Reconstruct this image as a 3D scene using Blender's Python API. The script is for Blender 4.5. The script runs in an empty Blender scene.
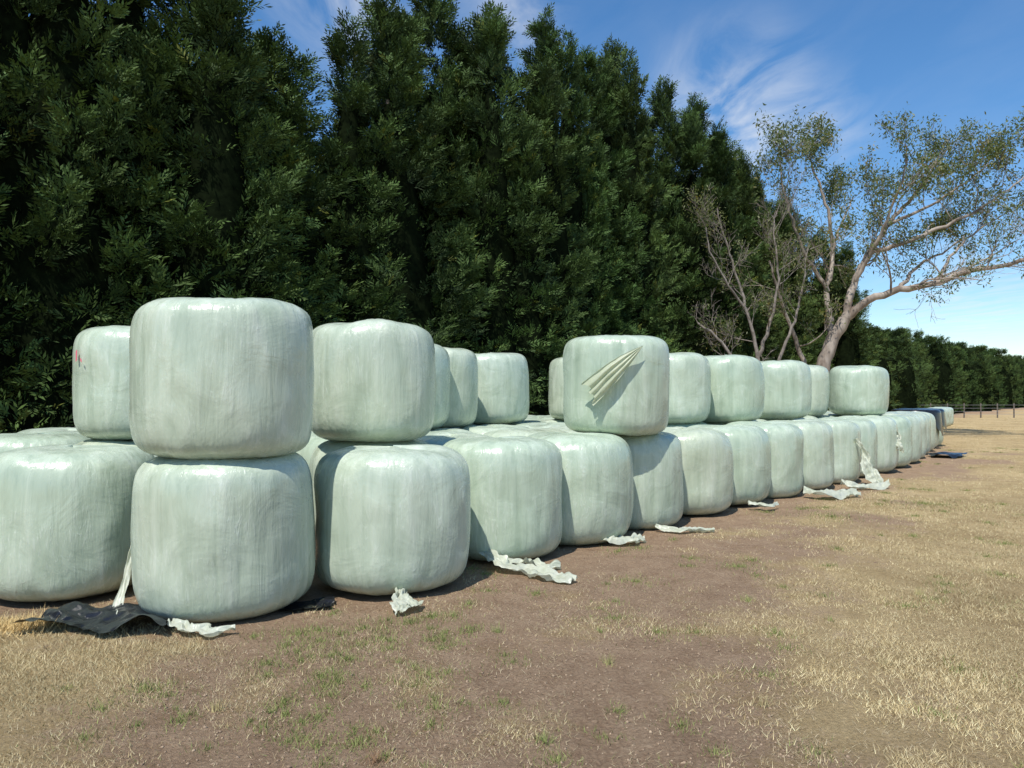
import bpy, math, numpy as np
from math import radians
from mathutils import Vector
scene=bpy.context.scene

# ------------------------------------------------------------ helpers
def link(o,parent=None):
    scene.collection.objects.link(o)
    if parent: o.parent=parent
    return o
def empty(name,loc=(0,0,0)):
    e=bpy.data.objects.new(name,None); e.location=loc; e.empty_display_size=.3
    return link(e)
def make_mesh(name,verts,faces,smooth=False,color=None,mats=(),matidx=None):
    verts=np.asarray(verts,dtype=np.float32); faces=np.asarray(faces,dtype=np.int32)
    me=bpy.data.meshes.new(name)
    nf,k=faces.shape
    me.vertices.add(len(verts)); me.vertices.foreach_set('co',verts.ravel())
    me.loops.add(nf*k); me.loops.foreach_set('vertex_index',faces.ravel())
    me.polygons.add(nf); me.polygons.foreach_set('loop_start',np.arange(0,nf*k,k,dtype=np.int32))
    me.polygons.foreach_set('loop_total',np.full(nf,k,dtype=np.int32))
    if smooth: me.polygons.foreach_set('use_smooth',np.ones(nf,dtype=bool))
    for m in mats: me.materials.append(m)
    if matidx is not None: me.polygons.foreach_set('material_index',np.asarray(matidx,dtype=np.int32))
    me.update(calc_edges=True)
    if color is not None:
        a=me.color_attributes.new('Col','FLOAT_COLOR','POINT')
        c=np.ones((len(verts),4),dtype=np.float32); c[:,:3]=color
        a.data.foreach_set('color',c.ravel())
    me.validate()
    return me
def obj(name,me,parent=None,loc=(0,0,0)):
    o=bpy.data.objects.new(name,me); o.location=loc
    return link(o,parent)
def _h(i,j,k,s):
    n=(i*374761393+j*668265263+k*2147483647+s*974634777)&0xffffffff
    n=((n^(n>>13))*1274126177)&0xffffffff
    n=((n^(n>>16))*2246822519)&0xffffffff
    return ((n^(n>>15))&0xffffff)/float(0xffffff)
def vnoise(x,y,z=0,seed=0):
    x=np.asarray(x,dtype=np.float64); y=np.asarray(y,dtype=np.float64); z=np.zeros_like(x)+z
    xi=np.floor(x).astype(np.int64); yi=np.floor(y).astype(np.int64); zi=np.floor(z).astype(np.int64)
    fx=x-xi; fy=y-yi; fz=z-zi
    fx=fx*fx*(3-2*fx); fy=fy*fy*(3-2*fy); fz=fz*fz*(3-2*fz)
    r=0
    for a in (0,1):
        for b in (0,1):
            for c in (0,1):
                w=(fx if a else 1-fx)*(fy if b else 1-fy)*(fz if c else 1-fz)
                r=r+w*_h(xi+a,yi+b,zi+c,seed)
    return r*2-1
def fbm(x,y,z=0,oct=4,seed=0):
    r=0;a=1;t=0;f=1
    for o in range(oct):
        r=r+a*vnoise(np.asarray(x)*f,np.asarray(y)*f,np.asarray(z)*f,seed+o*17); t+=a; a*=.5; f*=2.03
    return r/t
def sstep(a,b,x):
    t=np.clip((x-a)/(b-a),0,1); return t*t*(3-2*t)
def norm(v): return v/np.maximum(np.linalg.norm(v,axis=-1,keepdims=True),1e-9)

# ------------------------------------------------------------ materials
def newmat(name):
    m=bpy.data.materials.new(name); m.use_nodes=True
    nt=m.node_tree; b=nt.nodes['Principled BSDF']; return m,nt,b
def N(nt,t,**kw):
    n=nt.nodes.new(t)
    for k,v in kw.items():
        if k in n.inputs: n.inputs[k].default_value=v
        else: setattr(n,k,v)
    return n
def ramp(nt,stops):
    r=nt.nodes.new('ShaderNodeValToRGB'); e=r.color_ramp.elements
    e[0].position,e[0].color=stops[0][0],(*stops[0][1],1)
    e[1].position,e[1].color=stops[-1][0],(*stops[-1][1],1)
    for p,c in stops[1:-1]:
        x=e.new(p); x.color=(*c,1)
    return r
def mix(nt,mode,fac,a,b):
    m=nt.nodes.new('ShaderNodeMix'); m.data_type='RGBA'; m.blend_type=mode
    L=nt.links.new
    for s,v in ((m.inputs[0],fac),(m.inputs[6],a),(m.inputs[7],b)):
        if isinstance(v,bpy.types.NodeSocket): L(v,s)
        elif isinstance(v,(int,float)): s.default_value=v
        else: s.default_value=(*v,1)
    return m.outputs[2]
def math_(nt,op,a,b=None,c=None):
    m=nt.nodes.new('ShaderNodeMath'); m.operation=op
    for i,v in enumerate((a,b,c)):
        if v is None: continue
        if isinstance(v,bpy.types.NodeSocket): nt.links.new(v,m.inputs[i])
        else: m.inputs[i].default_value=v
    return m.outputs[0]

def mat_bale():
    m,nt,b=newmat('silage_film'); L=nt.links.new
    tc=N(nt,'ShaderNodeTexCoord'); oi=N(nt,'ShaderNodeObjectInfo')
    off=N(nt,'ShaderNodeVectorMath',operation='MULTIPLY_ADD')
    L(oi.outputs['Random'],off.inputs[0]); off.inputs[1].default_value=(37,53,11); L(tc.outputs['Object'],off.inputs[2])
    def mp(s,src=None,rot=(0,0,0)):
        q=N(nt,'ShaderNodeMapping'); q.inputs['Scale'].default_value=s; q.inputs['Rotation'].default_value=rot; L(src or off.outputs[0],q.inputs['Vector']); return q.outputs[0]
    streak=N(nt,'ShaderNodeTexNoise',Scale=1.0,Detail=4.0,Roughness=.55,Distortion=.45); L(mp((8,8,.9)),streak.inputs['Vector'])
    fine=N(nt,'ShaderNodeTexNoise',Scale=1.0,Detail=2.0,Roughness=.6,Distortion=1.0); L(mp((22,22,2.2)),fine.inputs['Vector'])
    blot=N(nt,'ShaderNodeTexNoise',Scale=2.4,Detail=4.0,Roughness=.6,Distortion=.8); L(off.outputs[0],blot.inputs['Vector'])
    # thin stretch wrinkles: narrow ridges where the fine noise crosses mid level
    rid=math_(nt,'ABSOLUTE',math_(nt,'SUBTRACT',fine.outputs[0],.5))
    mr=N(nt,'ShaderNodeMapRange',interpolation_type='SMOOTHSTEP'); L(rid,mr.inputs[0]); mr.inputs[1].default_value=0; mr.inputs[2].default_value=.035; mr.inputs[3].default_value=1; mr.inputs[4].default_value=0
    msk=N(nt,'ShaderNodeMapRange',interpolation_type='SMOOTHSTEP'); L(blot.outputs[0],msk.inputs[0]); msk.inputs[1].default_value=.42; msk.inputs[2].default_value=.6
    ridge=math_(nt,'MULTIPLY',mr.outputs[0],msk.outputs[0])
    c=ramp(nt,[(.3,(.40,.475,.365)),(.46,(.475,.55,.43)),(.6,(.52,.59,.47)),(.75,(.60,.66,.55))]); L(streak.outputs[0],c.inputs[0])
    c2=ramp(nt,[(.34,(.87,.885,.87)),(.45,(.98,.98,.98)),(.7,(1.03,1.03,1.03))]); L(fine.outputs[0],c2.inputs[0])
    c3=ramp(nt,[(.32,(.86,.875,.86)),(.62,(1.02,1.02,1.02))]); L(blot.outputs[0],c3.inputs[0])
    col=mix(nt,'MULTIPLY',.5,c.outputs[0],c2.outputs[0]); col=mix(nt,'MULTIPLY',.9,col,c3.outputs[0])
    tint=ramp(nt,[(0,(.93,.97,.93)),(.5,(1,1,1)),(1,(1.02,.99,.95))]); L(oi.outputs['Random'],tint.inputs[0])
    col=mix(nt,'MULTIPLY',1.0,col,tint.outputs[0])
    col=mix(nt,'MIX',math_(nt,'MULTIPLY',ridge,.28),col,(.74,.78,.70))
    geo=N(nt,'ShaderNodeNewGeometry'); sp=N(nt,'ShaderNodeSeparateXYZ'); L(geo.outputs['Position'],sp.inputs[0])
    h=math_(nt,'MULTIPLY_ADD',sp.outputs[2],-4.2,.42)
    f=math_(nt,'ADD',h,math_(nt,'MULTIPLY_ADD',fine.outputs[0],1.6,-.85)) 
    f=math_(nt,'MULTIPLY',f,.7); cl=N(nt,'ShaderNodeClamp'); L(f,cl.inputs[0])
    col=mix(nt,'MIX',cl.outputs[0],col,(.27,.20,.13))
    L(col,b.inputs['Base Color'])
    rr=ramp(nt,[(.3,(.2,)*3),(.7,(.34,)*3)]); L(blot.outputs[0],rr.inputs[0]); L(rr.outputs[0],b.inputs['Roughness'])
    b.inputs['Specular IOR Level'].default_value=.6
    hh=math_(nt,'MULTIPLY_ADD',fine.outputs[0],.14,math_(nt,'MULTIPLY',streak.outputs[0],.75))
    hh=math_(nt,'MULTIPLY_ADD',blot.outputs[0],.6,hh)
    hh=math_(nt,'MULTIPLY_ADD',ridge,.05,hh)
    b1=N(nt,'ShaderNodeBump',Strength=.48,Distance=.036); L(hh,b1.inputs['Height'])
    L(b1.outputs[0],b.inputs['Normal'])
    return m
def mat_strip(name,cols,rough=.4,bump=.3,trans=.3):
    m,nt,b=newmat(name); L=nt.links.new
    tc=N(nt,'ShaderNodeTexCoord'); n=N(nt,'ShaderNodeTexNoise',Scale=5.0,Detail=4.0,Roughness=.6); L(tc.outputs['Object'],n.inputs['Vector'])
    r=ramp(nt,[(.3,cols[0]),(.7,cols[1])]); L(n.outputs[0],r.inputs[0]); L(r.outputs[0],b.inputs['Base Color'])
    b.inputs['Roughness'].default_value=rough
    bp=N(nt,'ShaderNodeBump',Strength=bump,Distance=.02); L(n.outputs[0],bp.inputs['Height']); L(bp.outputs[0],b.inputs['Normal'])
    if trans>0:
        tr=N(nt,'ShaderNodeBsdfTranslucent'); L(r.outputs[0],tr.inputs['Color'])
        ms=N(nt,'ShaderNodeMixShader'); ms.inputs[0].default_value=trans
        L(b.outputs[0],ms.inputs[1]); L(tr.outputs[0],ms.inputs[2]); L(ms.outputs[0],nt.nodes['Material Output'].inputs[0])
    return m
def mat_leaf(name,trans=.25,rough=.6,spec=.25):
    m,nt,b=newmat(name); L=nt.links.new
    at=N(nt,'ShaderNodeAttribute',attribute_name='Col'); oi=N(nt,'ShaderNodeObjectInfo')
    tint=ramp(nt,[(0,(.82,.92,.85)),(.5,(1,1,1)),(1,(1.15,1.06,.95))]); L(oi.outputs['Random'],tint.inputs[0])
    col=mix(nt,'MULTIPLY',1.0,at.outputs['Color'],tint.outputs[0])
    L(col,b.inputs['Base Color']); b.inputs['Roughness'].default_value=rough; b.inputs['Specular IOR Level'].default_value=spec
    if trans>0:
        tr=N(nt,'ShaderNodeBsdfTranslucent'); br=mix(nt,'MULTIPLY',1.0,col,(1.3,1.5,.7)); L(br,tr.inputs['Color'])
        ms=N(nt,'ShaderNodeMixShader'); ms.inputs[0].default_value=trans
        L(b.outputs[0],ms.inputs[1]); L(tr.outputs[0],ms.inputs[2]); L(ms.outputs[0],nt.nodes['Material Output'].inputs[0])
    return m
def mat_noise(name,c1,c2,scale=6,rough=.85,bump=.4,dist=.02,stretch=(1,1,1)):
    m,nt,b=newmat(name); L=nt.links.new
    tc=N(nt,'ShaderNodeTexCoord'); mp=N(nt,'ShaderNodeMapping'); mp.inputs['Scale'].default_value=stretch; L(tc.outputs['Object'],mp.inputs[0])
    n=N(nt,'ShaderNodeTexNoise',Scale=float(scale),Detail=4.0,Roughness=.65); L(mp.outputs[0],n.inputs['Vector'])
    r=ramp(nt,[(.35,c1),(.68,c2)]); L(n.outputs[0],r.inputs[0]); L(r.outputs[0],b.inputs['Base Color'])
    b.inputs['Roughness'].default_value=rough; b.inputs['Specular IOR Level'].default_value=.25
    if bump>0:
        bp=N(nt,'ShaderNodeBump',Strength=bump,Distance=dist); L(n.outputs[0],bp.inputs['Height']); L(bp.outputs[0],b.inputs['Normal'])
    return m
M_bale=mat_bale()
M_strip=mat_strip('torn_film',((.52,.56,.43),(.68,.70,.58)))
M_flap=mat_strip('torn_film_weathered',((.52,.57,.40),(.68,.70,.53)),.35,.15,.35)
M_black=mat_strip('black_film',((.006,.007,.009),(.016,.017,.021)),.24,.1,0)
M_cyp=mat_leaf('cypress_foliage',0,.65,.14)
M_core=mat_noise('cypress_shade_core',(.004,.006,.003),(.010,.015,.006),5,1.0,0); M_core.node_tree.nodes['Principled BSDF'].inputs['Specular IOR Level'].default_value=0  # near-black crown filler; the inner shade is put into its colour
M_bark=mat_noise('bark',(.09,.07,.05),(.2,.16,.12),6,.9,.6,.03,(1,1,.25))
M_gum=mat_noise('gum_bark',(.17,.13,.10),(.44,.38,.32),2.5,.75,.3,.03,(1,1,.35))
M_dead=mat_noise('grey_bark',(.15,.125,.105),(.32,.28,.24),4,.85,.3,.03)
M_gumleaf=mat_leaf('gum_foliage',.3,.5,.4)
M_grass=mat_leaf('grass_blades',0,.8,.1)
M_post=mat_noise('post_wood',(.10,.085,.07),(.22,.19,.16),8)
M_wire=mat_noise('wire_metal',(.25,.25,.25),(.4,.4,.4),8,.4,0)
M_red,_,b_=newmat('pink_marker_paint'); b_.inputs['Base Color'].default_value=(.72,.16,.22,1); b_.inputs['Roughness'].default_value=.5

# ------------------------------------------------------------ layout of the stack
FR=[(-2.27,5.90),(-1.06,6.58),(-.13,7.85),(.73,8.70),(1.56,9.66),(2.46,10.70),(3.34,11.65),(4.22,12.55),(5.12,13.5),(6.06,14.5),
    (6.96,15.6),(7.9,16.6),(8.8,17.7),(9.65,18.85),(10.5,20.1),(11.35,21.4)]
def sd(x,y): return (x+1.07)*.66+(y-6.72)*.75,(x+1.07)*.75-(y-6.72)*.66
lower=list(FR)+[(-3.82,6.44),(-1.45,7.9),(-4.1,8.1)]
cand=[]
for k in range(1,6):
    for i in range(-6,22):
        s=i*1.34+(.67 if k%2 else 0)-.1; d=-k*1.2
        x=-1.07+s*.66+d*.75; y=6.72+s*.75-d*.66
        lim_hi=21.0-(k*.4)
        if -3.1<s<lim_hi-1.0: cand.append((x,y))
for c in cand:
    if all((c[0]-p[0])**2+(c[1]-p[1])**2>1.22**2 for p in lower): lower.append(c)
END=((12.2,22.65,None),(13.05,23.95,.7),(13.9,25.2,.6))
upper=[(-4.09,8.15),(-2.27,5.88),(-1.46,7.70),(-1.55,10.3),(-1.20,11.3),(-.37,12.7),(1.4,14.3),(1.3,9.28),(2.76,12.9),(3.93,13.65),
       (5.63,15.7),(6.83,17.6),(8.47,18.1)]
LP=np.array(lower+[(e[0],e[1]) for e in END])
def bdist(x,y):
    d=np.full(np.shape(x),1e9)
    for p in LP: d=np.minimum(d,(x-p[0])**2+(y-p[1])**2)
    return np.sqrt(d)

# ------------------------------------------------------------ ground
def dirt_mask(x,y):
    s,d=sd(x,y)
    w=np.interp(s,[-3,-1.2,.85,3,8,20,30],[5.2,4.15,2.8,2.3,1.8,1.3,.7])
    n=fbm(x*.8,y*.8,3.1,5,5)
    m=sstep(w+1.2,w-1.0,d+n*2.2)
    m*=sstep(-.7,.7,x+1.95+.45*(y-3.3)+n*1.3)
    m=m*sstep(24,20,s)
    m*=np.clip(.92+.8*fbm(x*2.1,y*2.1,7.7,4,15),0,1)
    return m
def under_mask(x,y):
    s,d=sd(x,y)
    return np.maximum(sstep(1.0,.6,bdist(x,y)),np.maximum(sstep(-7.2,-8.2,d),sstep(.0,-.3,d)*sstep(-1.6,-1.2,s)*sstep(22,21,s)))
def ground_h(x,y):
    r=np.hypot(x,y)
    return (.035*fbm(x*.35,y*.35,0,3,11)+.016*fbm(x*2.3,y*2.3,0,3,12)+.010*fbm(x*9,y*9,0,2,13)*np.clip(1-r/30,0,1))-.01
def axis(lo_f,hi_f,step,far):
    a=list(np.arange(lo_f,hi_f,step)); s=step
    x=hi_f
    while x<far: a.append(x); s*=1.13; x+=s
    a.append(far); s=step; x=lo_f-step; b=[]
    while x>-far: b.append(x); s*=1.13; x-=s
    b.append(-far)
    return np.array(b[::-1]+a)
ax=axis(-7,12,.05,700); ay=axis(1.5,17,.05,700)
X,Y=np.meshgrid(ax,ay); x=X.ravel(); y=Y.ravel()
z=ground_h(x,y)
nx,ny=len(ax),len(ay)
idx=np.arange(nx*ny).reshape(ny,nx)
F=np.stack([idx[:-1,:-1].ravel(),idx[:-1,1:].ravel(),idx[1:,1:].ravel(),idx[1:,:-1].ravel()],1)
dm=np.maximum(dirt_mask(x,y),under_mask(x,y))
col=np.stack([dm,dm*0,dm*0],1)
def mat_ground():
    m,nt,b=newmat('dry_paddock_soil'); L=nt.links.new
    at=N(nt,'ShaderNodeAttribute',attribute_name='Col'); sp=N(nt,'ShaderNodeSeparateColor'); L(at.outputs['Color'],sp.inputs[0])
    geo=N(nt,'ShaderNodeNewGeometry')
    def nz(s,d=5.0,r=.65,dis=0.0):
        n=N(nt,'ShaderNodeTexNoise',Scale=s,Detail=d,Roughness=r,Distortion=dis); L(geo.outputs['Position'],n.inputs['Vector']); return n.outputs[0]
    n1=nz(.6,4.0); n2=nz(4.0); n3=nz(38.0,7.0,.78,.6)
    d=ramp(nt,[(.3,(.16,.10,.060)),(.43,(.31,.205,.128)),(.58,(.44,.31,.20)),(.75,(.58,.45,.31))]); L(math_(nt,'MULTIPLY_ADD',n3,.65,math_(nt,'MULTIPLY',n2,.35)),d.inputs[0])
    g=ramp(nt,[(.3,(.26,.185,.10)),(.43,(.45,.335,.18)),(.58,(.58,.45,.25)),(.75,(.68,.56,.34))]); L(math_(nt,'MULTIPLY_ADD',n3,.6,math_(nt,'MULTIPLY',n2,.4)),g.inputs[0])
    pat=ramp(nt,[(.38,(.80,.76,.70)),(.62,(1.06,1.04,1.0))]); L(n1,pat.inputs[0])
    gg=mix(nt,'MULTIPLY',.9,g.outputs[0],pat.outputs[0])
    f=math_(nt,'ADD',sp.outputs[0],math_(nt,'MULTIPLY_ADD',n2,1.1,-.55))
    f=math_(nt,'ADD',f,math_(nt,'MULTIPLY_ADD',n3,1.4,-.7))
    cl=ramp(nt,[(.2,(0,0,0)),(.7,(1,1,1))]); L(f,cl.inputs[0])
    col=mix(nt,'MIX',cl.outputs[0],gg,d.outputs[0])
    L(col,b.inputs['Base Color']); b.inputs['Roughness'].default_value=.95; b.inputs['Specular IOR Level'].default_value=.1
    bp=N(nt,'ShaderNodeBump',Strength=1.0,Distance=.04); L(n3,bp.inputs['Height'])
    L(bp.outputs[0],b.inputs['Normal']); return m
obj('ground',make_mesh('ground',np.stack([x,y,z],1),F,True,col,(mat_ground(),)))

# ------------------------------------------------------------ grass
def blades(x,y,h,w,lean,cols,seed):
    r=np.random.default_rng(seed); n=len(x)
    a=r.uniform(0,2*np.pi,n); b=r.uniform(0,2*np.pi,n)
    z=ground_h(x,y)-.004
    base=np.stack([x,y,z],1)
    wv=np.stack([np.cos(a),np.sin(a),np.zeros(n)],1)*w[:,None]*.5
    ln=np.stack([np.cos(b),np.sin(b),np.zeros(n)],1)
    tip=base+ln*(h*lean)[:,None]; tip[:,2]+=h*np.sqrt(np.clip(1-lean**2,.02,1))+.006
    V=np.stack([base-wv,base+wv,tip],1).reshape(-1,3)
    Fq=np.arange(n*3).reshape(-1,3)
    return V,Fq,np.repeat(cols,3,axis=0)
def scatter(n,seed,near=2.6,far=60,p=1.15):
    r=np.random.default_rng(seed)
    u=r.uniform(0,1,n); D=(near**(1-p)+(far**(1-p)-near**(1-p))*u)**(1/(1-p))
    t=r.uniform(-.92,.92,n)
    return D*t,D,D,r
VV=[];FF=[];CC=[];base=0
def add(V,F_,c):
    global base
    VV.append(V);FF.append(F_+base);CC.append(c);base+=len(V)
x,y,D,r=scatter(850000,21,2.6,60,1.3)
m=dirt_mask(x,y); s_,d_=sd(x,y)
clump=fbm(x*1.1,y*1.1,0,4,41)+.6*fbm(x*5,y*5,0,2,43)
keep=r.uniform(0,1,len(x))<np.clip((1.02-m*1.12)*(.8+1.1*clump),0,1)
keep&=(bdist(x,y)>.62)&~((d_<.2)&(d_>-8.5)&(s_>-1.6)&(s_<21.5))
x,y,D=x[keep],y[keep],D[keep]; n=len(x)
h=r.uniform(.010,.040,n)*(1+.5*fbm(x*.8,y*.8,0,2,9))*(1+D*.012)
w=r.uniform(.0018,.0036,n)*(1+D*.14)
lean=r.uniform(.6,.995,n)
t=r.uniform(0,1,(n,1)); cols=np.array([[.44,.32,.16]])*(1-t)+np.array([[.76,.63,.39]])*t
cols*=(1+.30*fbm(x*.5,y*.5,1.,4,19)+.25*fbm(x*3,y*3,1.,2,20))[:,None]
gp=sstep(.15,.6,fbm(x*.7,y*.7,2.2,3,77))[:,None]*(r.uniform(0,1,(n,1))<.35)
cols=cols*(1-gp)+np.array([[.24,.26,.10]])*gp
add(*blades(x,y,h,w,lean,np.clip(cols,0,.85),1))
# litter straw on bare earth (lying)
x,y,D,r=scatter(200000,22,2.6,24,1.3)
m=dirt_mask(x,y)
pp=np.clip(.25+1.1*fbm(x*2.2,y*2.2,0,3,3)+.4*fbm(x*.6,y*.6,4,2,33),.05,1)
keep=(m>.15)&(bdist(x,y)>.62)&(r.uniform(0,1,len(x))<pp)
x,y,D=x[keep],y[keep],D[keep]; n=len(x)
h=r.uniform(.008,.05,n); w=r.uniform(.0016,.0038,n)*(1+D*.1); lean=r.uniform(.88,.998,n)
t=r.uniform(0,1,(n,1)); cols=np.array([[.22,.15,.09]])*(1-t)+np.array([[.62,.50,.33]])*t
add(*blades(x,y,h,w,lean,cols,2))
# green tufts
r=np.random.default_rng(5)
spots=[(-1.12,4.35,.22),(-1.15,4.7,.25),(-1.0,4.1,.16),(-1.05,5.3,.3),(-1.3,5.0,.25),(-.4,3.75,.1),(.2,3.4,.16),(.85,3.75,.14),(-.9,5.1,.18),(-1.5,5.2,.2),(6.3,11.3,.7),(4.4,10.2,.5),
       (.75,5.5,.2),(-.05,4.0,.1),(1.5,4.4,.15),(-1.9,4.1,.15),(.2,6.2,.15),(-.45,5.0,.18),(1.1,6.6,.25),(-.35,5.9,.12),(2.2,7.2,.3),(-.7,3.6,.1)]
for i in range(300):
    D=r.uniform(3,24); spots.append((D*r.uniform(-.6,.8),D,r.uniform(.03,.13)*(1+D*.05)))
for i in range(60):
    spots.append((r.normal(-1.1,.5),r.uniform(3.4,5.6),r.uniform(.05,.15)))
for (cx,cy,rad) in spots:
    s_,d_=sd(cx,cy)
    if bdist(np.array([cx]),np.array([cy]))[0]<.8 or (d_<0 and s_>-1.6): continue
    n=int(170*(rad/.15)**1.3)
    a=r.uniform(0,6.28,n); q=rad*np.abs(r.normal(0,.75,n)); x=cx+q*np.cos(a)*r.uniform(.6,1.4); y=cy+q*np.sin(a)
    h=r.uniform(.012,.05,n); w=r.uniform(.0025,.005,n)*(1+cy*.05); lean=r.uniform(.3,.95,n)
    t=r.uniform(0,1,(n,1)); cols=np.array([[.13,.17,.045]])*(1-t)+np.array([[.36,.36,.14]])*t
    add(*blades(x,y,h,w,lean,cols,int(cy*1000)%997))
# taller weed / straw stalks close by
for (cx,cy,col_) in ((-.62,3.38,(.34,.20,.12)),(.16,3.55,(.30,.32,.12)),(1.35,4.0,(.5,.40,.22)),(2.3,4.6,(.55,.44,.25)),(-1.55,3.9,(.5,.4,.2)),(.6,4.6,(.4,.36,.16)),(-2.2,4.3,(.55,.43,.23)),(3.4,6.2,(.5,.42,.2)),(1.9,6.0,(.35,.36,.14)),(-.1,5.2,(.3,.32,.12))):
    n=60; a=r.uniform(0,6.28,n); q=.035*np.abs(r.normal(0,1,n))
    add(*blades(cx+q*np.cos(a),cy+q*np.sin(a),r.uniform(.03,.09,n),r.uniform(.0025,.005,n),r.uniform(.1,.85,n),np.array([col_])*r.uniform(.7,1.3,(n,1)),int(cy*100)))
V=np.concatenate(VV);Fg=np.concatenate(FF);Cg=np.concatenate(CC)
obj('dry_grass',make_mesh('dry_grass',V,Fg,False,Cg,(M_grass,)))

# small clods
r=np.random.default_rng(9); VV=[];FF=[]; base=0
octv=np.array([[1,0,0],[-1,0,0],[0,1,0],[0,-1,0],[0,0,1],[0,0,-1]],float); octf=np.array([[0,2,4],[2,1,4],[1,3,4],[3,0,4],[2,0,5],[1,2,5],[3,1,5],[0,3,5]])
for i in range(4500):
    D=3+ (r.uniform()**1.6)*9; xx=D*r.uniform(-.5,.6)
    s_,d_=sd(xx,D)
    if d_<.6 or dirt_mask(np.array([xx]),np.array([D]))[0]<.4: continue
    sc=r.uniform(.003,.014)*np.array([1,1,.6])
    v=octv*sc*r.uniform(.6,1.3,(6,1)); a=r.uniform(0,6.28); ca,sa=np.cos(a),np.sin(a)
    v=v@np.array([[ca,sa,0],[-sa,ca,0],[0,0,1]])
    z0=ground_h(np.array([xx]),np.array([D]))[0]
    VV.append(v+[xx,D,z0+.001]);FF.append(octf+base);base+=6
M_clod=mat_noise('soil_clod',(.22,.15,.10),(.44,.33,.22),20,.9,0)
obj('soil_clods',make_mesh('soil_clods',np.concatenate(VV),np.concatenate(FF),False,None,(M_clod,)))

# ------------------------------------------------------------ bales
R0,H0=.668,.606
def bale_mesh(seed,n):
    nt_,nr=144,64
    th=np.linspace(0,2*np.pi,nt_,endpoint=False); ph=np.linspace(-np.pi/2,np.pi/2,nr)
    P,T=np.meshgrid(ph,th,indexing='ij')
    k=1/((np.abs(np.cos(P))/R0)**n+(np.abs(np.sin(P))/H0)**n)**(1/n)
    r=k*np.cos(P); z=k*np.sin(P)
    ct,st=np.cos(T),np.sin(T)
    so=seed*13.7
    zz=z/H0
    side=np.clip(r/R0,0,1)**2
    r=r*(1+.025*(1-zz**2)-.008)
    low=fbm(ct*1.3+so,st*1.3,z*1.4,3,seed)
    r=r*(1+.055*low)
    pl=fbm(ct*5+so,st*5,z*.9,3,seed+3)
    pl2=fbm(ct*17+so,st*17,z*1.5,3,seed+5)
    edge=np.exp(-((np.abs(zz)-.88)/.16)**2)
    ridge=1-np.abs(pl2)*2
    r=r+side*(pl*(.008+.008*edge)+ridge*(.001+.007*edge))
    z=z+(1-side)*(.02*fbm(r*ct*2.2+so,r*st*2.2,1.5,3,seed+8)*np.sign(z)+.012*pl2*np.clip(r/R0*1.6,0,1))
    z=z+.03*fbm(ct*1.1+so,st*1.1,5.,2,seed+9)*np.clip(zz,0,1)
    V=np.stack([r*ct,r*st,z],-1).reshape(-1,3)
    i=np.arange(nr*nt_).reshape(nr,nt_); j=np.roll(i,-1,axis=1)
    Fq=np.stack([i[:-1].ravel(),j[:-1].ravel(),j[1:].ravel(),i[1:].ravel()],1)
    return make_mesh('silage_bale_mesh_%d'%seed,V,Fq,True,None,(M_bale,))
BM=[bale_mesh(i+1,[5.6,6.6,5.3,6.0,7.0,5.8,5.4][i]) for i in range(7)]
r=np.random.default_rng(3)
bales={}
TZ=1.197
def put(x,y,tier,i):
    me=BM[r.integers(0,7)]
    o=obj('silage_bale',me)
    sc=r.uniform(.98,1.02); sz=r.uniform(.98,1.015)
    o.scale=(sc*r.uniform(.98,1.02),sc*r.uniform(.98,1.02),sz)
    o.rotation_euler=(r.normal(0,.014),r.normal(0,.014),r.uniform(0,6.28))
    zc=H0-.015+(TZ if tier else 0)
    o.location=(x,y,zc); bales[(tier,i)]=o; return o
for i,p in enumerate(lower): put(p[0]+(r.normal(0,.02) if i>18 else 0),p[1],0,i)
for i,p in enumerate(upper): put(p[0],p[1],1,i)
bales[(1,7)].rotation_euler[1]=radians(1.5); bales[(1,7)].scale=(.97,.97,1.0)
bales[(1,1)].scale=(.985,.985,1.01); bales[(1,0)].scale=(.97,.97,1); bales[(1,2)].scale=(.96,.96,1.0)
def mark(cx,cy,phi,dphi,z0,z1,rad):
    aa=np.linspace(phi-dphi,phi+dphi,5); zz=np.linspace(z0,z1,4); A,Z=np.meshgrid(aa,zz)
    V=np.stack([cx+rad*np.cos(A),cy+rad*np.sin(A),Z+.03*np.sin(A*20)],-1).reshape(-1,3); i=np.arange(20).reshape(4,5)
    return V,np.stack([i[:-1,:-1].ravel(),i[:-1,1:].ravel(),i[1:,1:].ravel(),i[1:,:-1].ravel()],1)
# distant light green bales
for i in range(5):
    o=obj('silage_bale',BM[i]); o.location=(21.9+i*.9,38.7+i*1.3,.50); o.rotation_euler=(0,0,i*1.7); o.scale=(.9,.9,.88)

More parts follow.
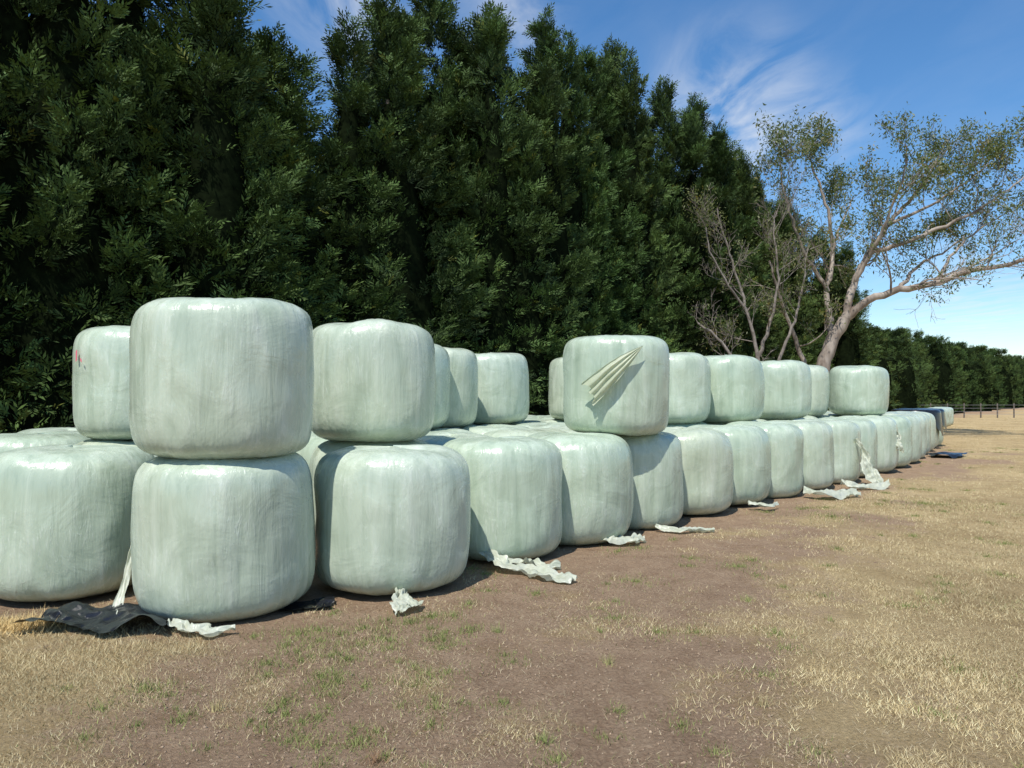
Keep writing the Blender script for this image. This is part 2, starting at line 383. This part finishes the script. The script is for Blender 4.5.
# ------------------------------------------------------------ torn film pieces
def ribbon(name,pts,widths,mat,seed,crumple=.03,nu=14,up=None,follow=True,rag=.3):
    pts=np.array(pts,float); m=len(pts); nn=(m-1)*18+1
    t=np.linspace(0,m-1,nn); P=np.stack([np.interp(t,np.arange(m),pts[:,k]) for k in range(3)],1)
    for _ in range(10): P[1:-1]=(P[:-2]+2*P[1:-1]+P[2:])/4
    W=np.interp(t,np.arange(m),widths)
    T=norm(np.gradient(P,axis=0))
    U=np.array([0,0,1.]) if up is None else np.array(up,float)
    S=norm(np.cross(T,U)); Nn=norm(np.cross(S,T))
    v=np.linspace(-1,1,nu)
    tt=t[:,None]+0*v[None]; vv=v[None]+0*t[:,None]
    lw=W[:,None]*(1+rag*2.4*fbm(tt*1.9,np.sign(vv)*5+seed,0,4,seed))*.5
    off=crumple*(1.5*fbm(tt*1.3,vv*2.6,seed*.7,2,seed+4)+1.0*np.abs(fbm(tt*2.6,vv*3.5,seed,2,seed+8))+.3)
    pos=P[:,None,:]+S[:,None,:]*(lw*vv+.3*W[:,None]*fbm(tt*1.7,vv*0,seed,2,seed+2))[...,None]+Nn[:,None,:]*off[...,None]
    if follow:
        g=ground_h(pos[...,0],pos[...,1]); pos[...,2]=np.maximum(pos[...,2],g+.006)
    V=pos.reshape(-1,3); i=np.arange(nn*nu).reshape(nn,nu)
    Fq=np.stack([i[:-1,:-1].ravel(),i[:-1,1:].ravel(),i[1:,1:].ravel(),i[1:,:-1].ravel()],1)
    return obj(name,make_mesh(name,V,Fq,True,None,(mat,)))
G=.015
nm='torn_plastic_film'
ribbon(nm,[(-.97,6.05,.10),(-.86,5.90,.03),(-.80,5.78,G),(-.86,5.66,G),(-.84,5.56,G)],[.06,.16,.2,.14,.05],M_strip,1,.04)
ribbon(nm,[(-.28,7.20,.10),(-.1,6.98,.03),(.15,6.85,G),(.35,6.62,G),(.54,6.48,G)],[.1,.18,.2,.24,.1],M_strip,2,.05)
ribbon(nm,[(-.15,7.10,.05),(.12,7.14,.04),(.30,7.02,G),(.46,7.03,G)],[.08,.13,.13,.05],M_strip,22,.05)
ribbon(nm,[(.95,8.22,.06),(1.15,8.17,G),(1.35,8.32,G),(1.5,8.37,G)],[.08,.17,.17,.05],M_strip,3,.05)
ribbon(nm,[(1.75,9.05,.06),(2.0,8.93,G),(2.2,8.98,G),(2.45,8.98,G)],[.06,.12,.10,.04],M_strip,4,.04)
ribbon(nm,[(-2.42,5.27,.04),(-2.27,5.16,.01),(-2.1,5.13,.01),(-1.93,5.19,.02)],[.05,.12,.13,.05],M_strip,5,.03)
ribbon(nm,[(-2.94,5.95,.75),(-2.97,5.83,.45),(-2.96,5.68,.18),(-2.94,5.52,.02),(-2.86,5.4,.02)],[.02,.035,.045,.08,.06],M_strip,6,.02,up=(0,-1,.2))
ribbon(nm,[(4.75,12.1,.06),(5.05,11.95,.03),(5.4,12.1,.02),(5.7,12.2,.02)],[.14,.3,.28,.1],M_strip,7,.07)
ribbon(nm,[(3.45,10.85,.06),(3.7,10.8,.02),(3.95,11.0,.02)],[.1,.16,.06],M_strip,8,.05)
ribbon(nm,[(6.44,13.9,.85),(6.56,13.78,.55),(6.62,13.7,.25),(6.74,13.55,.03)],[.05,.14,.28,.14],M_strip,9,.06,up=(0,-1,.2))
ribbon(nm,[(5.85,13.2,.08),(6.1,13.1,.03),(6.45,13.15,.02),(6.75,13.3,.03)],[.12,.26,.24,.1],M_strip,10,.07)
ribbon(nm,[(8.25,16.30,1.0),(8.38,16.15,.8),(8.42,16.1,.6),(8.45,16.05,.42)],[.06,.16,.16,.05],M_strip,11,.05,up=(0,-1,.2))
# wide thin flap of torn film folding off the upper bale
def flap():
    nu,nn=26,60
    t=np.linspace(0,1,nn)[:,None]+np.zeros((1,nu)); v=np.linspace(0,1,nu)[None]+np.zeros((nn,1))
    # upper edge and lower edge of the fan, in x / z on the bale front
    up_x=1.53+(.82-1.53)*t; up_z=2.24+(1.80-2.24)*t+.05*np.sin(t*3.1)
    lo_x=1.53+(.98-1.53)*t; lo_z=2.24+(1.56-2.24)*t-.03*np.sin(t*3.1)
    x=up_x*(1-v)+lo_x*v; z=up_z*(1-v)+lo_z*v
    endr=.10*fbm(v*4,v*0+3,0,3,4); x=x-endr*t**3; z=z-endr*.6*t**3
    surf=9.28-np.sqrt(np.clip(.70**2-(x-1.3)**2,.05,1))
    fold=.055*t**.7*np.abs(np.sin(v*9.5+2.*fbm(t*2,v*1.5,0,2,8)))+.03*fbm(t*3,v*5,0,3,9)*t
    lift=.02+.10*t**1.6*(1-.6*v)
    y=surf-lift-fold
    V=np.stack([x,y,z],-1).reshape(-1,3); i=np.arange(nn*nu).reshape(nn,nu)
    Fq=np.stack([i[:-1,:-1].ravel(),i[:-1,1:].ravel(),i[1:,1:].ravel(),i[1:,:-1].ravel()],1)
    obj('torn_plastic_flap',make_mesh('torn_plastic_flap',V,Fq,True,None,(M_flap,)))
flap()
def sheet(name,x0,x1,y0,y1,rot,seed,amp,mat,z0=.02,n=90):
    u,v=np.meshgrid(np.linspace(0,1,n),np.linspace(0,1,n//2))
    lx=(u-.5)*(x1-x0)*(1+.15*fbm(v*3,u*0+seed,0,3,seed+1)); ly=(v-.5)*(y1-y0)*(1+.5*fbm(u*3,v*0+seed,0,3,seed))
    c,s=math.cos(rot),math.sin(rot); cx,cy=(x0+x1)/2,(y0+y1)/2
    px=cx+lx*c-ly*s; py=cy+lx*s+ly*c
    zz=ground_h(px,py)+z0+amp*np.clip(.5+1.2*fbm(u*2.2+v*1.3+seed,v*1.6,0,2,seed)+.45*fbm(u*7+seed,v*2.5,0,3,seed+2),0,2)
    i=np.arange(u.size).reshape(u.shape)
    Fq=np.stack([i[:-1,:-1].ravel(),i[:-1,1:].ravel(),i[1:,1:].ravel(),i[1:,:-1].ravel()],1)
    return obj(name,make_mesh(name,np.stack([px.ravel(),py.ravel(),zz.ravel()],1),Fq,True,None,(mat,)))
sheet('black_ground_patch',-3.45,-2.38,5.12,5.60,-.08,3,.09,M_black,.01)
sheet('black_ground_patch',-1.85,-1.4,5.72,5.95,.35,5,.03,M_black,.005)  # small black patch on the ground between two front bales
sheet('black_ground_patch',11.3,12.6,20.0,20.7,.9,7,.08,M_black,.02)
def drape(cx,cy,seed,dd=.55):
    nt_,nr=80,24
    th=np.linspace(0,2*np.pi,nt_,endpoint=False); q=np.linspace(0,1,nr)
    Q,T=np.meshgrid(q,th,indexing='ij')
    rr=np.where(Q<.5,Q/.5*.72,.72+.06*(Q-.5)*2); drop=np.clip(Q-.45,0,1)/.55
    z=1.24-(drop**1.2)*(dd+.3*fbm(np.cos(T)*2,np.sin(T)*2,0,2,seed))
    rr=rr+.03*fbm(np.cos(T)*6,np.sin(T)*6,Q*2,3,seed)*drop
    z=z+.02*fbm(np.cos(T)*5*Q,np.sin(T)*5*Q,0,3,seed)
    V=np.stack([cx+rr*np.cos(T),cy+rr*np.sin(T),z],-1).reshape(-1,3)
    i=np.arange(nr*nt_).reshape(nr,nt_); j=np.roll(i,-1,axis=1)
    Fq=np.stack([i[:-1].ravel(),j[:-1].ravel(),j[1:].ravel(),i[1:].ravel()],1)
    obj('black_plastic_tarp',make_mesh('black_plastic_tarp',V,Fq,True,None,(M_black,)))
for (px,py,dd) in END:
    o=obj('silage_bale',BM[2]); o.location=(px,py,.585); o.rotation_euler=(0,0,px)
    if dd: drape(px,py,int(px),dd)
r=np.random.default_rng(44); n=1300
x=-3.55+r.normal(0,.15,n); y=5.36+r.normal(0,.10,n)
V,Fq,c=blades(x,y,r.uniform(.03,.13,n),r.uniform(.004,.008,n),r.uniform(.5,.99,n),np.array([[.66,.50,.24]])*r.uniform(.7,1.2,(n,1)),7)
obj('straw_pile',make_mesh('straw_pile',V,Fq,False,c,(M_grass,)))
V1,F1=mark(-4.09,8.15,radians(236),.022,1.99,2.10,.682); V2,F2=mark(-4.09,8.15,radians(243),.018,2.0,2.03,.682)
me=make_mesh('paint_mark',np.concatenate([V1,V2]),np.concatenate([F1,F2+20]),True,None,(M_red,)); pm=obj('paint_mark',me,bales[(1,0)])
bpy.context.view_layer.update(); pm.matrix_parent_inverse=bales[(1,0)].matrix_world.inverted()

# ------------------------------------------------------------ cypress
def cypress_mesh(seed,H=14.,nb=240,M=78,K=8,hedge=False):
    r=np.random.default_rng(seed)
    if hedge:
        cones=[(0,0,H,2.6,.6)]
        for i in range(4):
            a=r.uniform(0,6.28); q=r.uniform(.9,1.6); cones.append((q*np.cos(a),q*np.sin(a),H*r.uniform(.85,.99),r.uniform(1.7,2.2),.1))
    else:
        cones=[(0,0,H,2.9,.42)]
        for i in range(5):
            a=r.uniform(0,6.28); q=r.uniform(.9,1.9); cones.append((q*np.cos(a),q*np.sin(a),H*r.uniform(.62,.95),r.uniform(1.5,2.1),.116))
    Ps=[];Ds=[];Ls=[];core=[]
    for ci,(cx,cy,h,R,share) in enumerate(cones):
        n=int(nb*share)
        gi=np.arange(n)+r.uniform(0,.6,n); t0=(gi/n); t=(t0**1.0 if hedge else 1-(1-t0)**.72)*.985+.01
        a=(gi*2.39996+r.normal(0,.25,n))%(2*np.pi)
        prof=(lambda t:R*np.sqrt(np.clip(1-t**4,0,1))) if hedge else (lambda t:R*(1-t)**.6*(1-.25*np.exp(-(t/.06)**2)))
        lump=1+.26*fbm(np.cos(a)*1.6+ci*3,np.sin(a)*1.6,t*h*.4,2,seed+ci)
        rad=prof(t)*lump*r.uniform(.75,1.15,n)
        if hedge:
            top=r.uniform(0,1,n)<.25; t=np.where(top,1.0,t); rad=np.where(top,R*.8*np.sqrt(r.uniform(0,1,n)),rad)
        P=np.stack([cx+rad*np.cos(a),cy+rad*np.sin(a),t*h+.25],1)
        D=norm(np.stack([np.cos(a),np.sin(a),.25+1.1*t+r.normal(0,.25,n)],1)+r.normal(0,.18,(n,3)))
        Ps.append(P);Ds.append(D);Ls.append(r.uniform(1.2,2.6,n)*np.clip(1.1-.65*t,.4,1.1))
        if not hedge:
            Ps.append(np.array([[cx,cy,h+.1],[cx+.1,cy,h-.4],[cx-.15,cy+.1,h-.8],[cx,cy-.15,h-1.2]])); Ds.append(norm(np.array([[.1,0,1],[.3,.1,1],[-.4,.1,1],[0,-.5,1.]]))); Ls.append(np.array([1.0,1.0,1.1,1.1]))
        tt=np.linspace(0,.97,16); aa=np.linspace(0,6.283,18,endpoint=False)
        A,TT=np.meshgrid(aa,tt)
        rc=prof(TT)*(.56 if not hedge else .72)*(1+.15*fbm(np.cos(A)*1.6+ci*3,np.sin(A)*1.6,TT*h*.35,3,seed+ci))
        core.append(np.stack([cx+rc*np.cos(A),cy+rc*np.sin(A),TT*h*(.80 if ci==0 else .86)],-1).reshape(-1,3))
    P=np.concatenate(Ps);D=np.concatenate(Ds);n=len(P)
    L_=np.concatenate(Ls)
    u=r.uniform(0,1,(n,M))**.75
    lat=r.normal(0,1,(n,M,3)); lat-= (lat*D[:,None]).sum(-1,keepdims=True)*D[:,None]
    lat[...,2]*=.6; lat=norm(lat)
    wd=(.10+.75*u**.8)*L_[:,None]*.42*r.uniform(.1,1,(n,M))**.6
    S=P[:,None]+D[:,None]*((.2-u)*L_[:,None])[...,None]+lat*wd[...,None]
    S[...,2]-=.12*wd
    SD=norm(D[:,None]*.9+lat*.8+r.normal(0,.25,(n,M,3))+np.array([0,0,.25]))
    side=norm(np.cross(SD,r.normal(0,1,(n,M,3))))
    sl=r.uniform(.20,.42,(n,M))
    k=np.arange(K)
    sg=np.where(k%2==0,1,-1)
    B=S[:,:,None]+SD[:,:,None]*(sl[:,:,None]*(k/K))[...,None]
    LD=norm(SD[:,:,None]+side[:,:,None]*(sg*np.where(k==K-1,.1,.75))[None,None,:,None]+r.normal(0,.15,(n,M,K,3)))
    ll=(sl[:,:,None]*(.60-.3*k/K))*r.uniform(.6,1.2,(n,M,K))
    nn=np.cross(SD,side)[:,:,None]+r.normal(0,.3,(n,M,K,3))
    wv=norm(np.cross(LD,nn))*(.016+.010*r.uniform(0,1,(n,M,K)))[...,None]
    mid=B+LD*(ll*.45)[...,None]
    V=np.stack([B-wv*.3,mid-wv,B+LD*ll[...,None],mid+wv],3).reshape(-1,3)
    tot=n*M*K; i=np.arange(tot)[:,None]*4
    Fq=i+np.array([[0,1,2,3]])
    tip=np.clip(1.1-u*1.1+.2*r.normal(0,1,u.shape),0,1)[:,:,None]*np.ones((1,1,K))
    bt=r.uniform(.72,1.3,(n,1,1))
    c0=np.array([.021,.039,.013]); c1=np.array([.066,.110,.030])  # older inner leaves darker; inner shade and sunlit tips also painted in
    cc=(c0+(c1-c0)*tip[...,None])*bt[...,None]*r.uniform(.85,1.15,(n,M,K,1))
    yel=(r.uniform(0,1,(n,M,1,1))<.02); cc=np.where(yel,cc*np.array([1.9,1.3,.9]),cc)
    cc=np.repeat(cc.reshape(-1,3),4,axis=0)
    vs=[V];fs=[Fq];cs=[cc];mi=[np.zeros(tot,int)];bs=len(V)
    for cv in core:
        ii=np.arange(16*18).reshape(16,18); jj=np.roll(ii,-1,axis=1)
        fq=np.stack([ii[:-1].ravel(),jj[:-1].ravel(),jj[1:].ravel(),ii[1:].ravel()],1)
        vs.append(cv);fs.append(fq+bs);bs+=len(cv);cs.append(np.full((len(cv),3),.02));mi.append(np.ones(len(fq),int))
    zz=np.linspace(-.2,H*.9,8);aa=np.linspace(0,6.283,8,endpoint=False);A,Z=np.meshgrid(aa,zz)
    rr=.32*(1-Z/H*.95); tv=np.stack([rr*np.cos(A),rr*np.sin(A),Z*.88],-1).reshape(-1,3)
    ii=np.arange(64).reshape(8,8);jj=np.roll(ii,-1,axis=1);fq=np.stack([ii[:-1].ravel(),jj[:-1].ravel(),jj[1:].ravel(),ii[1:].ravel()],1)
    vs.append(tv);fs.append(fq+bs);cs.append(np.full((len(tv),3),.1));mi.append(np.full(len(fq),2))
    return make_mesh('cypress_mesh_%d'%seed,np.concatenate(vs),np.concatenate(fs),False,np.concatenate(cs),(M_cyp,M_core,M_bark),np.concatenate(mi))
CM=[cypress_mesh(100+i) for i in range(4)]
HM=[cypress_mesh(200+i,8.,160,50,7,True) for i in range(2)]
r=np.random.default_rng(17)
def hpos(s): return np.array([-6.1+.648*s,17.3+.762*s])
hs=[(-16,12.5),(-12.5,13),(-9.5,13),(-6.8,13),(-4.4,13),(-2.3,11.8),(-.2,9.6),(1.5,10.3),(3.4,12.2),(5.9,13.8),(8.3,13.4),(11,14.6),(13.4,14.2),
    (15.8,15.4),(18.9,15.0),(22,15.0),(25.2,14.0),(28.4,14.4),(31.6,13.6),(34.8,13.4),(38,11.8),(41,10)]
for i,(s,h) in enumerate(hs):
    p=hpos(s); o=obj('cypress_tree',CM[(i*3+i//4)%4]); o.location=(p[0]+r.normal(0,.3),p[1]+r.normal(0,.3),0)
    k=h/14.; xy=r.uniform(.95,1.12); o.scale=(xy,xy,k); o.rotation_euler=(0,0,r.uniform(0,6.28))
hd=empty('distant_hedge',(0,0,0))
s=43.
i=0
while s<260:
    p=hpos(s); H=np.interp(s,[43,60,120,250],[6.2,6.7,7.7,8.6])*r.uniform(.9,1.08)
    o=obj('hedge_section_%d'%i,HM[i%2],hd); o.location=(p[0]+r.normal(0,.4),p[1]+r.normal(0,.4),0)
    o.scale=(.9,.9,H/8.3); o.rotation_euler=(0,0,r.uniform(0,6.28)); s+=2.8+.012*s; i+=1

# ------------------------------------------------------------ branching trees
class Tubes:
    def __init__(s): s.V=[];s.F=[];s.b=0
    def tube(s,P,R,ns=7):
        P=np.array(P,float);R=np.array(R,float)
        T=norm(np.gradient(P,axis=0)); ref=np.array([.3,.9,.2]); 
        A=norm(np.cross(T,ref)); B=np.cross(T,A)
        th=np.linspace(0,2*np.pi,ns,endpoint=False)
        V=P[:,None]+R[:,None,None]*(A[:,None]*np.cos(th)[None,:,None]+B[:,None]*np.sin(th)[None,:,None])
        n=len(P); i=np.arange(n*ns).reshape(n,ns)+s.b; j=np.roll(i,-1,axis=1)
        s.V.append(V.reshape(-1,3)); s.F.append(np.stack([i[:-1].ravel(),j[:-1].ravel(),j[1:].ravel(),i[1:].ravel()],1)); s.b+=n*ns
def resample(P,step,jit,r):
    P=np.array(P,float); seg=np.linalg.norm(np.diff(P,axis=0),axis=1); c=np.concatenate([[0],np.cumsum(seg)]); n=max(4,int(c[-1]/step)+1)
    t=np.linspace(0,c[-1],n); Q=np.stack([np.interp(t,c,P[:,k]) for k in range(3)],1)
    for _ in range(2): Q[1:-1]=(Q[:-2]+2*Q[1:-1]+Q[2:])/4
    Q[1:-1]+=r.normal(0,jit,(n-2,3)); return Q
def grow(tb,p,d,L,rad,depth,r,tips,upb=.12,maxd=3):
    n=max(4,int(L/.25)); P=[p];dd=d.copy()
    for i in range(n):
        dd=norm(dd+r.normal(0,.16,3)+np.array([0,0,upb*.4])); P.append(P[-1]+dd*L/n)
    P=np.array(P); R=np.linspace(rad,rad*.35,n+1); tb.tube(P,np.maximum(R,.0065),5 if depth<2 else 3)
    tips.append((P[-1],dd,depth))
    if depth>=2: tips.append((P[int(n*.6)],dd,depth))
    if depth<maxd:
        nb=r.integers(3,6)
        for b in range(nb):
            i=int(np.clip(n*(.3+.7*(b+r.uniform())/nb),1,n)); 
            sdv=norm(r.normal(0,1,3)+np.array([0,0,.25])); nd=norm(dd*1.1+sdv*.75)
            grow(tb,P[i],nd,L*r.uniform(.42,.7),R[i]*.6,depth+1,r,tips,upb,maxd)
def build_tree(name,loc,limbs,seed,leafy,Mb,step=.3,subp=1.0,sublen=(1.1,2.4),maxd=3,upb=.12,leafsize=.17,leafn=16):
    r=np.random.default_rng(seed); tb=Tubes(); tips=[]
    for li,(pts,r0,r1,start) in enumerate(limbs):
        Q=resample(pts,step,.03,r); n=len(Q); R=np.linspace(0,1,n)**.8*(r1-r0)+r0
        tb.tube(Q,R,9)
        tips.append((Q[-1],norm(Q[-1]-Q[-2]),1))
        for i in range(n):
            f=i/(n-1)
            if f<start: continue
            if r.uniform()<subp*(.3+.5*f):
                T=norm(Q[min(i+1,n-1)]-Q[max(i-1,0)]); sv=norm(r.normal(0,1,3)*np.array([1,.8,.8])+np.array([0,0,.5]))
                L=r.uniform(*sublen)*(1.1-.35*f)
                grow(tb,Q[i],norm(T*.75+sv),L,max(.012,R[i]*r.uniform(.25,.42)),1,r,tips,upb,maxd)
    e=empty(name,loc)
    obj('trunk_and_limbs',make_mesh(name+'_wood',np.concatenate(tb.V),np.concatenate(tb.F),True,None,(Mb,)),e)
    if leafy>0:
        Ps=[]
        for (p,d,dep) in tips:
            w=fbm(p[0]*.4+seed,p[1]*.4,p[2]*.4,2,seed)
            pr=leafy*(.62+1.3*w+.07*(p[2]-8))
            if r.uniform()<pr: Ps.append(p)
        Ps=np.array(Ps);n=len(Ps);m=leafn
        c=Ps[:,None]+r.normal(0,.16,(n,m,3))
        ld=norm(r.normal(0,.75,(n,m,3))+np.array([0,0,-.55])); sv=norm(np.cross(ld,r.normal(0,1,(n,m,3))))
        l=r.uniform(.6,1.2,(n,m,1))*leafsize; w=l*.17
        mid=c+ld*l*.5
        V=np.stack([c,mid-sv*w,c+ld*l,mid+sv*w],2).reshape(-1,3); i=np.arange(n*m)[:,None]*4
        t=r.uniform(0,1,(n,m,1))*.6+r.uniform(0,.4,(n,1,1)); cc=np.array([.08,.105,.03])*(1-t)+np.array([.20,.21,.08])*t
        cc=np.where(r.uniform(0,1,(n,1,1))<.08,cc*np.array([1.6,1.1,.9]),cc)
        obj('foliage',make_mesh(name+'_leaves',V,i+np.array([[0,1,2,3]]),False,np.repeat(cc.reshape(-1,3),4,axis=0),(M_gumleaf,)),e)
    return e
eu=[([(0,0,-.2),(-.1,0,1.4),(.05,0,2.7),(.5,0,3.9),(1.0,0,4.8)],.34,.24,2),
    ([(-.15,0.1,-.2),(-.35,.2,1.5),(-.5,.3,3.0),(-.9,.4,4.3),(-1.5,.3,5.6),(-2.0,.1,7.2)],.17,.04,.45),
    ([(1.0,0,4.8),(1.9,-.2,5.6),(3.0,-.5,5.95),(4.2,-.8,6.1),(5.5,-1,6.6),(7.0,-1.2,6.8),(8.4,-1.5,7.4),(9.6,-1.6,8.3)],.18,.045,.2),
    ([(1.0,0,4.8),(1.5,.3,6.3),(2.3,.6,7.6),(3.2,.8,8.8),(4.3,1,10),(5.2,1.2,11.0),(5.6,1.2,11.8)],.18,.035,.2),
    ([(.5,0,3.9),(.5,.5,5.8),(.9,.8,7.8),(.8,1,9.6),(.4,1.2,11.0),(0.1,1.2,11.8)],.16,.03,.2),
    ([(.55,.5,6.0),(-.4,.3,7.4),(-1.1,0,8.8),(-1.6,-.3,10.2),(-1.7,-.3,11.2)],.10,.025,.25),
    ([(2.3,.6,7.6),(3.8,.0,8.0),(5.6,-.4,8.8),(7.2,-.6,9.8),(8.2,-.7,10.7)],.11,.025,.2),
    ([(4.2,-.8,6.1),(5.4,-.2,7.5),(6.6,.2,8.5),(7.6,.3,9.1)],.08,.02,.2),
    ([(1.5,.3,6.3),(2.2,-.6,8.0),(2.6,-1.4,9.8),(2.7,-1.7,11.3)],.10,.025,.3),
    ([(3.2,.8,8.8),(4.9,.3,9.6),(6.3,.1,10.6),(7.0,.1,11.2)],.08,.02,.2),
    ([(3.0,-.5,5.95),(4.4,.6,7.2),(6,1.6,7.8),(7.4,2.2,8.8)],.09,.02,.3),
    ([(.9,.8,7.8),(1.9,2.2,9.2),(2.8,3.0,10.6)],.08,.02,.3)]
build_tree('eucalyptus_tree',(12.5,30,0),eu,5,.6,M_gum,maxd=3,sublen=(1.3,2.7),subp=.85,leafn=14)
de=[([(0,0,-.2),(-.2,0,1.5),(-.9,0,3.0),(-1.5,0,3.9),(-2.3,.1,4.5)],.13,.04,.5),
    ([(0.1,0,-.2),(.2,0,1.5),(.0,0,3.2),(-.4,.1,5),(-.9,.2,6.8),(-1.4,.2,8.2),(-1.5,.2,9.0)],.12,.02,.3),
    ([(.0,0,3.2),(.5,-.2,4.8),(.7,-.3,6.5),(.5,-.3,8.0),(.7,-.2,8.8)],.08,.02,.2),
    ([(.2,0,1.5),(.9,.2,3.2),(1.6,.3,4.8),(1.9,.3,6.4),(2.1,.3,7.6)],.09,.02,.3),
    ([(-.4,.1,5),(-1.3,-.3,6.0),(-2.0,-.4,7.2),(-2.1,-.4,8.1)],.06,.02,.2)]
build_tree('bare_tree',(9.5,28.5,0),de,9,.35,M_dead,maxd=3,sublen=(.9,1.9),subp=.95,leafsize=.13,leafn=9)

# ------------------------------------------------------------ fence on the right
f=empty('wire_fence'); tb=Tubes(); tw=Tubes()
a=np.array([31.5,58.0]); bb=np.array([78.,61.])
n=34
for i in range(n+1):
    p=a+(bb-a)*i/n; tb.tube([(p[0],p[1],-.2),(p[0],p[1],1.15)],[.055,.05],6)
for h in (.25,.5,.75,1.0): tw.tube([(a[0],a[1]-.07,h),((a+bb)[0]/2,(a+bb)[1]/2-.07,h),(bb[0],bb[1]-.07,h)],[.008]*3,4)
obj('posts',make_mesh('posts',np.concatenate(tb.V),np.concatenate(tb.F),False,None,(M_post,)),f)
obj('wires',make_mesh('wires',np.concatenate(tw.V),np.concatenate(tw.F),False,None,(M_wire,)),f)

# ------------------------------------------------------------ light
sv=np.array([-.38,-.82,0]); sv=sv/np.linalg.norm(sv); el=radians(60)
sdir=np.array([sv[0]*math.cos(el),sv[1]*math.cos(el),math.sin(el)])
sl=bpy.data.lights.new('sun','SUN'); sl.energy=5.0; sl.angle=radians(.53); sl.color=(1,.96,.89)
so=bpy.data.objects.new('sun',sl); link(so); so.rotation_euler=Vector(-sdir).to_track_quat('-Z','Y').to_euler(); so.location=(-10,-10,30)
w=bpy.data.worlds.new('World'); scene.world=w; w.use_nodes=True; nt=w.node_tree; L=nt.links.new
bg=nt.nodes['Background']; bg.inputs['Strength'].default_value=.145
sk=nt.nodes.new('ShaderNodeTexSky'); sk.sky_type='NISHITA'; sk.sun_disc=False; sk.sun_elevation=el; sk.sun_rotation=math.atan2(sv[0],sv[1])%(2*math.pi)
sk.air_density=1.0; sk.dust_density=.15; sk.ozone_density=2.8; sk.altitude=0
tc=N(nt,'ShaderNodeTexCoord'); nv=N(nt,'ShaderNodeVectorMath',operation='NORMALIZE'); L(tc.outputs['Generated'],nv.inputs[0])
sp=N(nt,'ShaderNodeSeparateXYZ'); L(nv.outputs[0],sp.inputs[0])
zc=math_(nt,'MAXIMUM',sp.outputs[2],.04)
cb=N(nt,'ShaderNodeCombineXYZ'); L(math_(nt,'DIVIDE',sp.outputs[0],zc),cb.inputs[0]); L(math_(nt,'DIVIDE',sp.outputs[1],zc),cb.inputs[1])
mp=N(nt,'ShaderNodeMapping'); mp.inputs['Rotation'].default_value=(0,0,radians(52)); mp.inputs['Scale'].default_value=(2.6,1.1,1); L(cb.outputs[0],mp.inputs[0])
cn=N(nt,'ShaderNodeTexNoise',Scale=1.5,Detail=9.0,Roughness=.58,Distortion=.6); L(mp.outputs[0],cn.inputs['Vector'])
wn=math_(nt,'MULTIPLY_ADD',cn.outputs[0],3.2,-1.25)
cl=N(nt,'ShaderNodeClamp'); L(wn,cl.inputs[0])
tot=None
for d,rad,amp in (((.30,1,.385),.14,.85),((.40,1,.36),.10,.4),((-.22,1,.56),.13,.75),((.0,1,.52),.10,.5),((.62,1,.12),.12,.45),((-.9,.6,.7),.5,.4),((.9,.2,.6),.3,.3)):
    v=np.array(d)/np.linalg.norm(d)
    ds=N(nt,'ShaderNodeVectorMath',operation='DISTANCE'); L(nv.outputs[0],ds.inputs[0]); ds.inputs[1].default_value=tuple(v)
    mr=N(nt,'ShaderNodeMapRange',interpolation_type='SMOOTHSTEP'); L(ds.outputs['Value'],mr.inputs[0]); mr.inputs[1].default_value=0; mr.inputs[2].default_value=rad; mr.inputs[3].default_value=amp; mr.inputs[4].default_value=0
    tot=mr.outputs[0] if tot is None else math_(nt,'MAXIMUM',tot,mr.outputs[0])
tot=math_(nt,'ADD',tot,.04)
cf=math_(nt,'MULTIPLY',cl.outputs[0],tot)
hs_=N(nt,'ShaderNodeHueSaturation'); hs_.inputs['Saturation'].default_value=1.24; hs_.inputs['Value'].default_value=1.12; L(sk.outputs[0],hs_.inputs['Color'])
colr=mix(nt,'MIX',cf,hs_.outputs[0],(6.1,6.3,6.5))
L(colr,bg.inputs['Color'])

# ------------------------------------------------------------ camera
cam=bpy.data.cameras.new('camera'); cam.lens=26; cam.sensor_width=36; cam.clip_end=3000; cam.clip_start=.05
co=bpy.data.objects.new('camera',cam); link(co); co.location=(0,0,1.64); co.rotation_euler=(radians(91.0),0,0)
scene.camera=co
scene.view_settings.view_transform='Standard'; scene.view_settings.look='None'; scene.view_settings.exposure=0
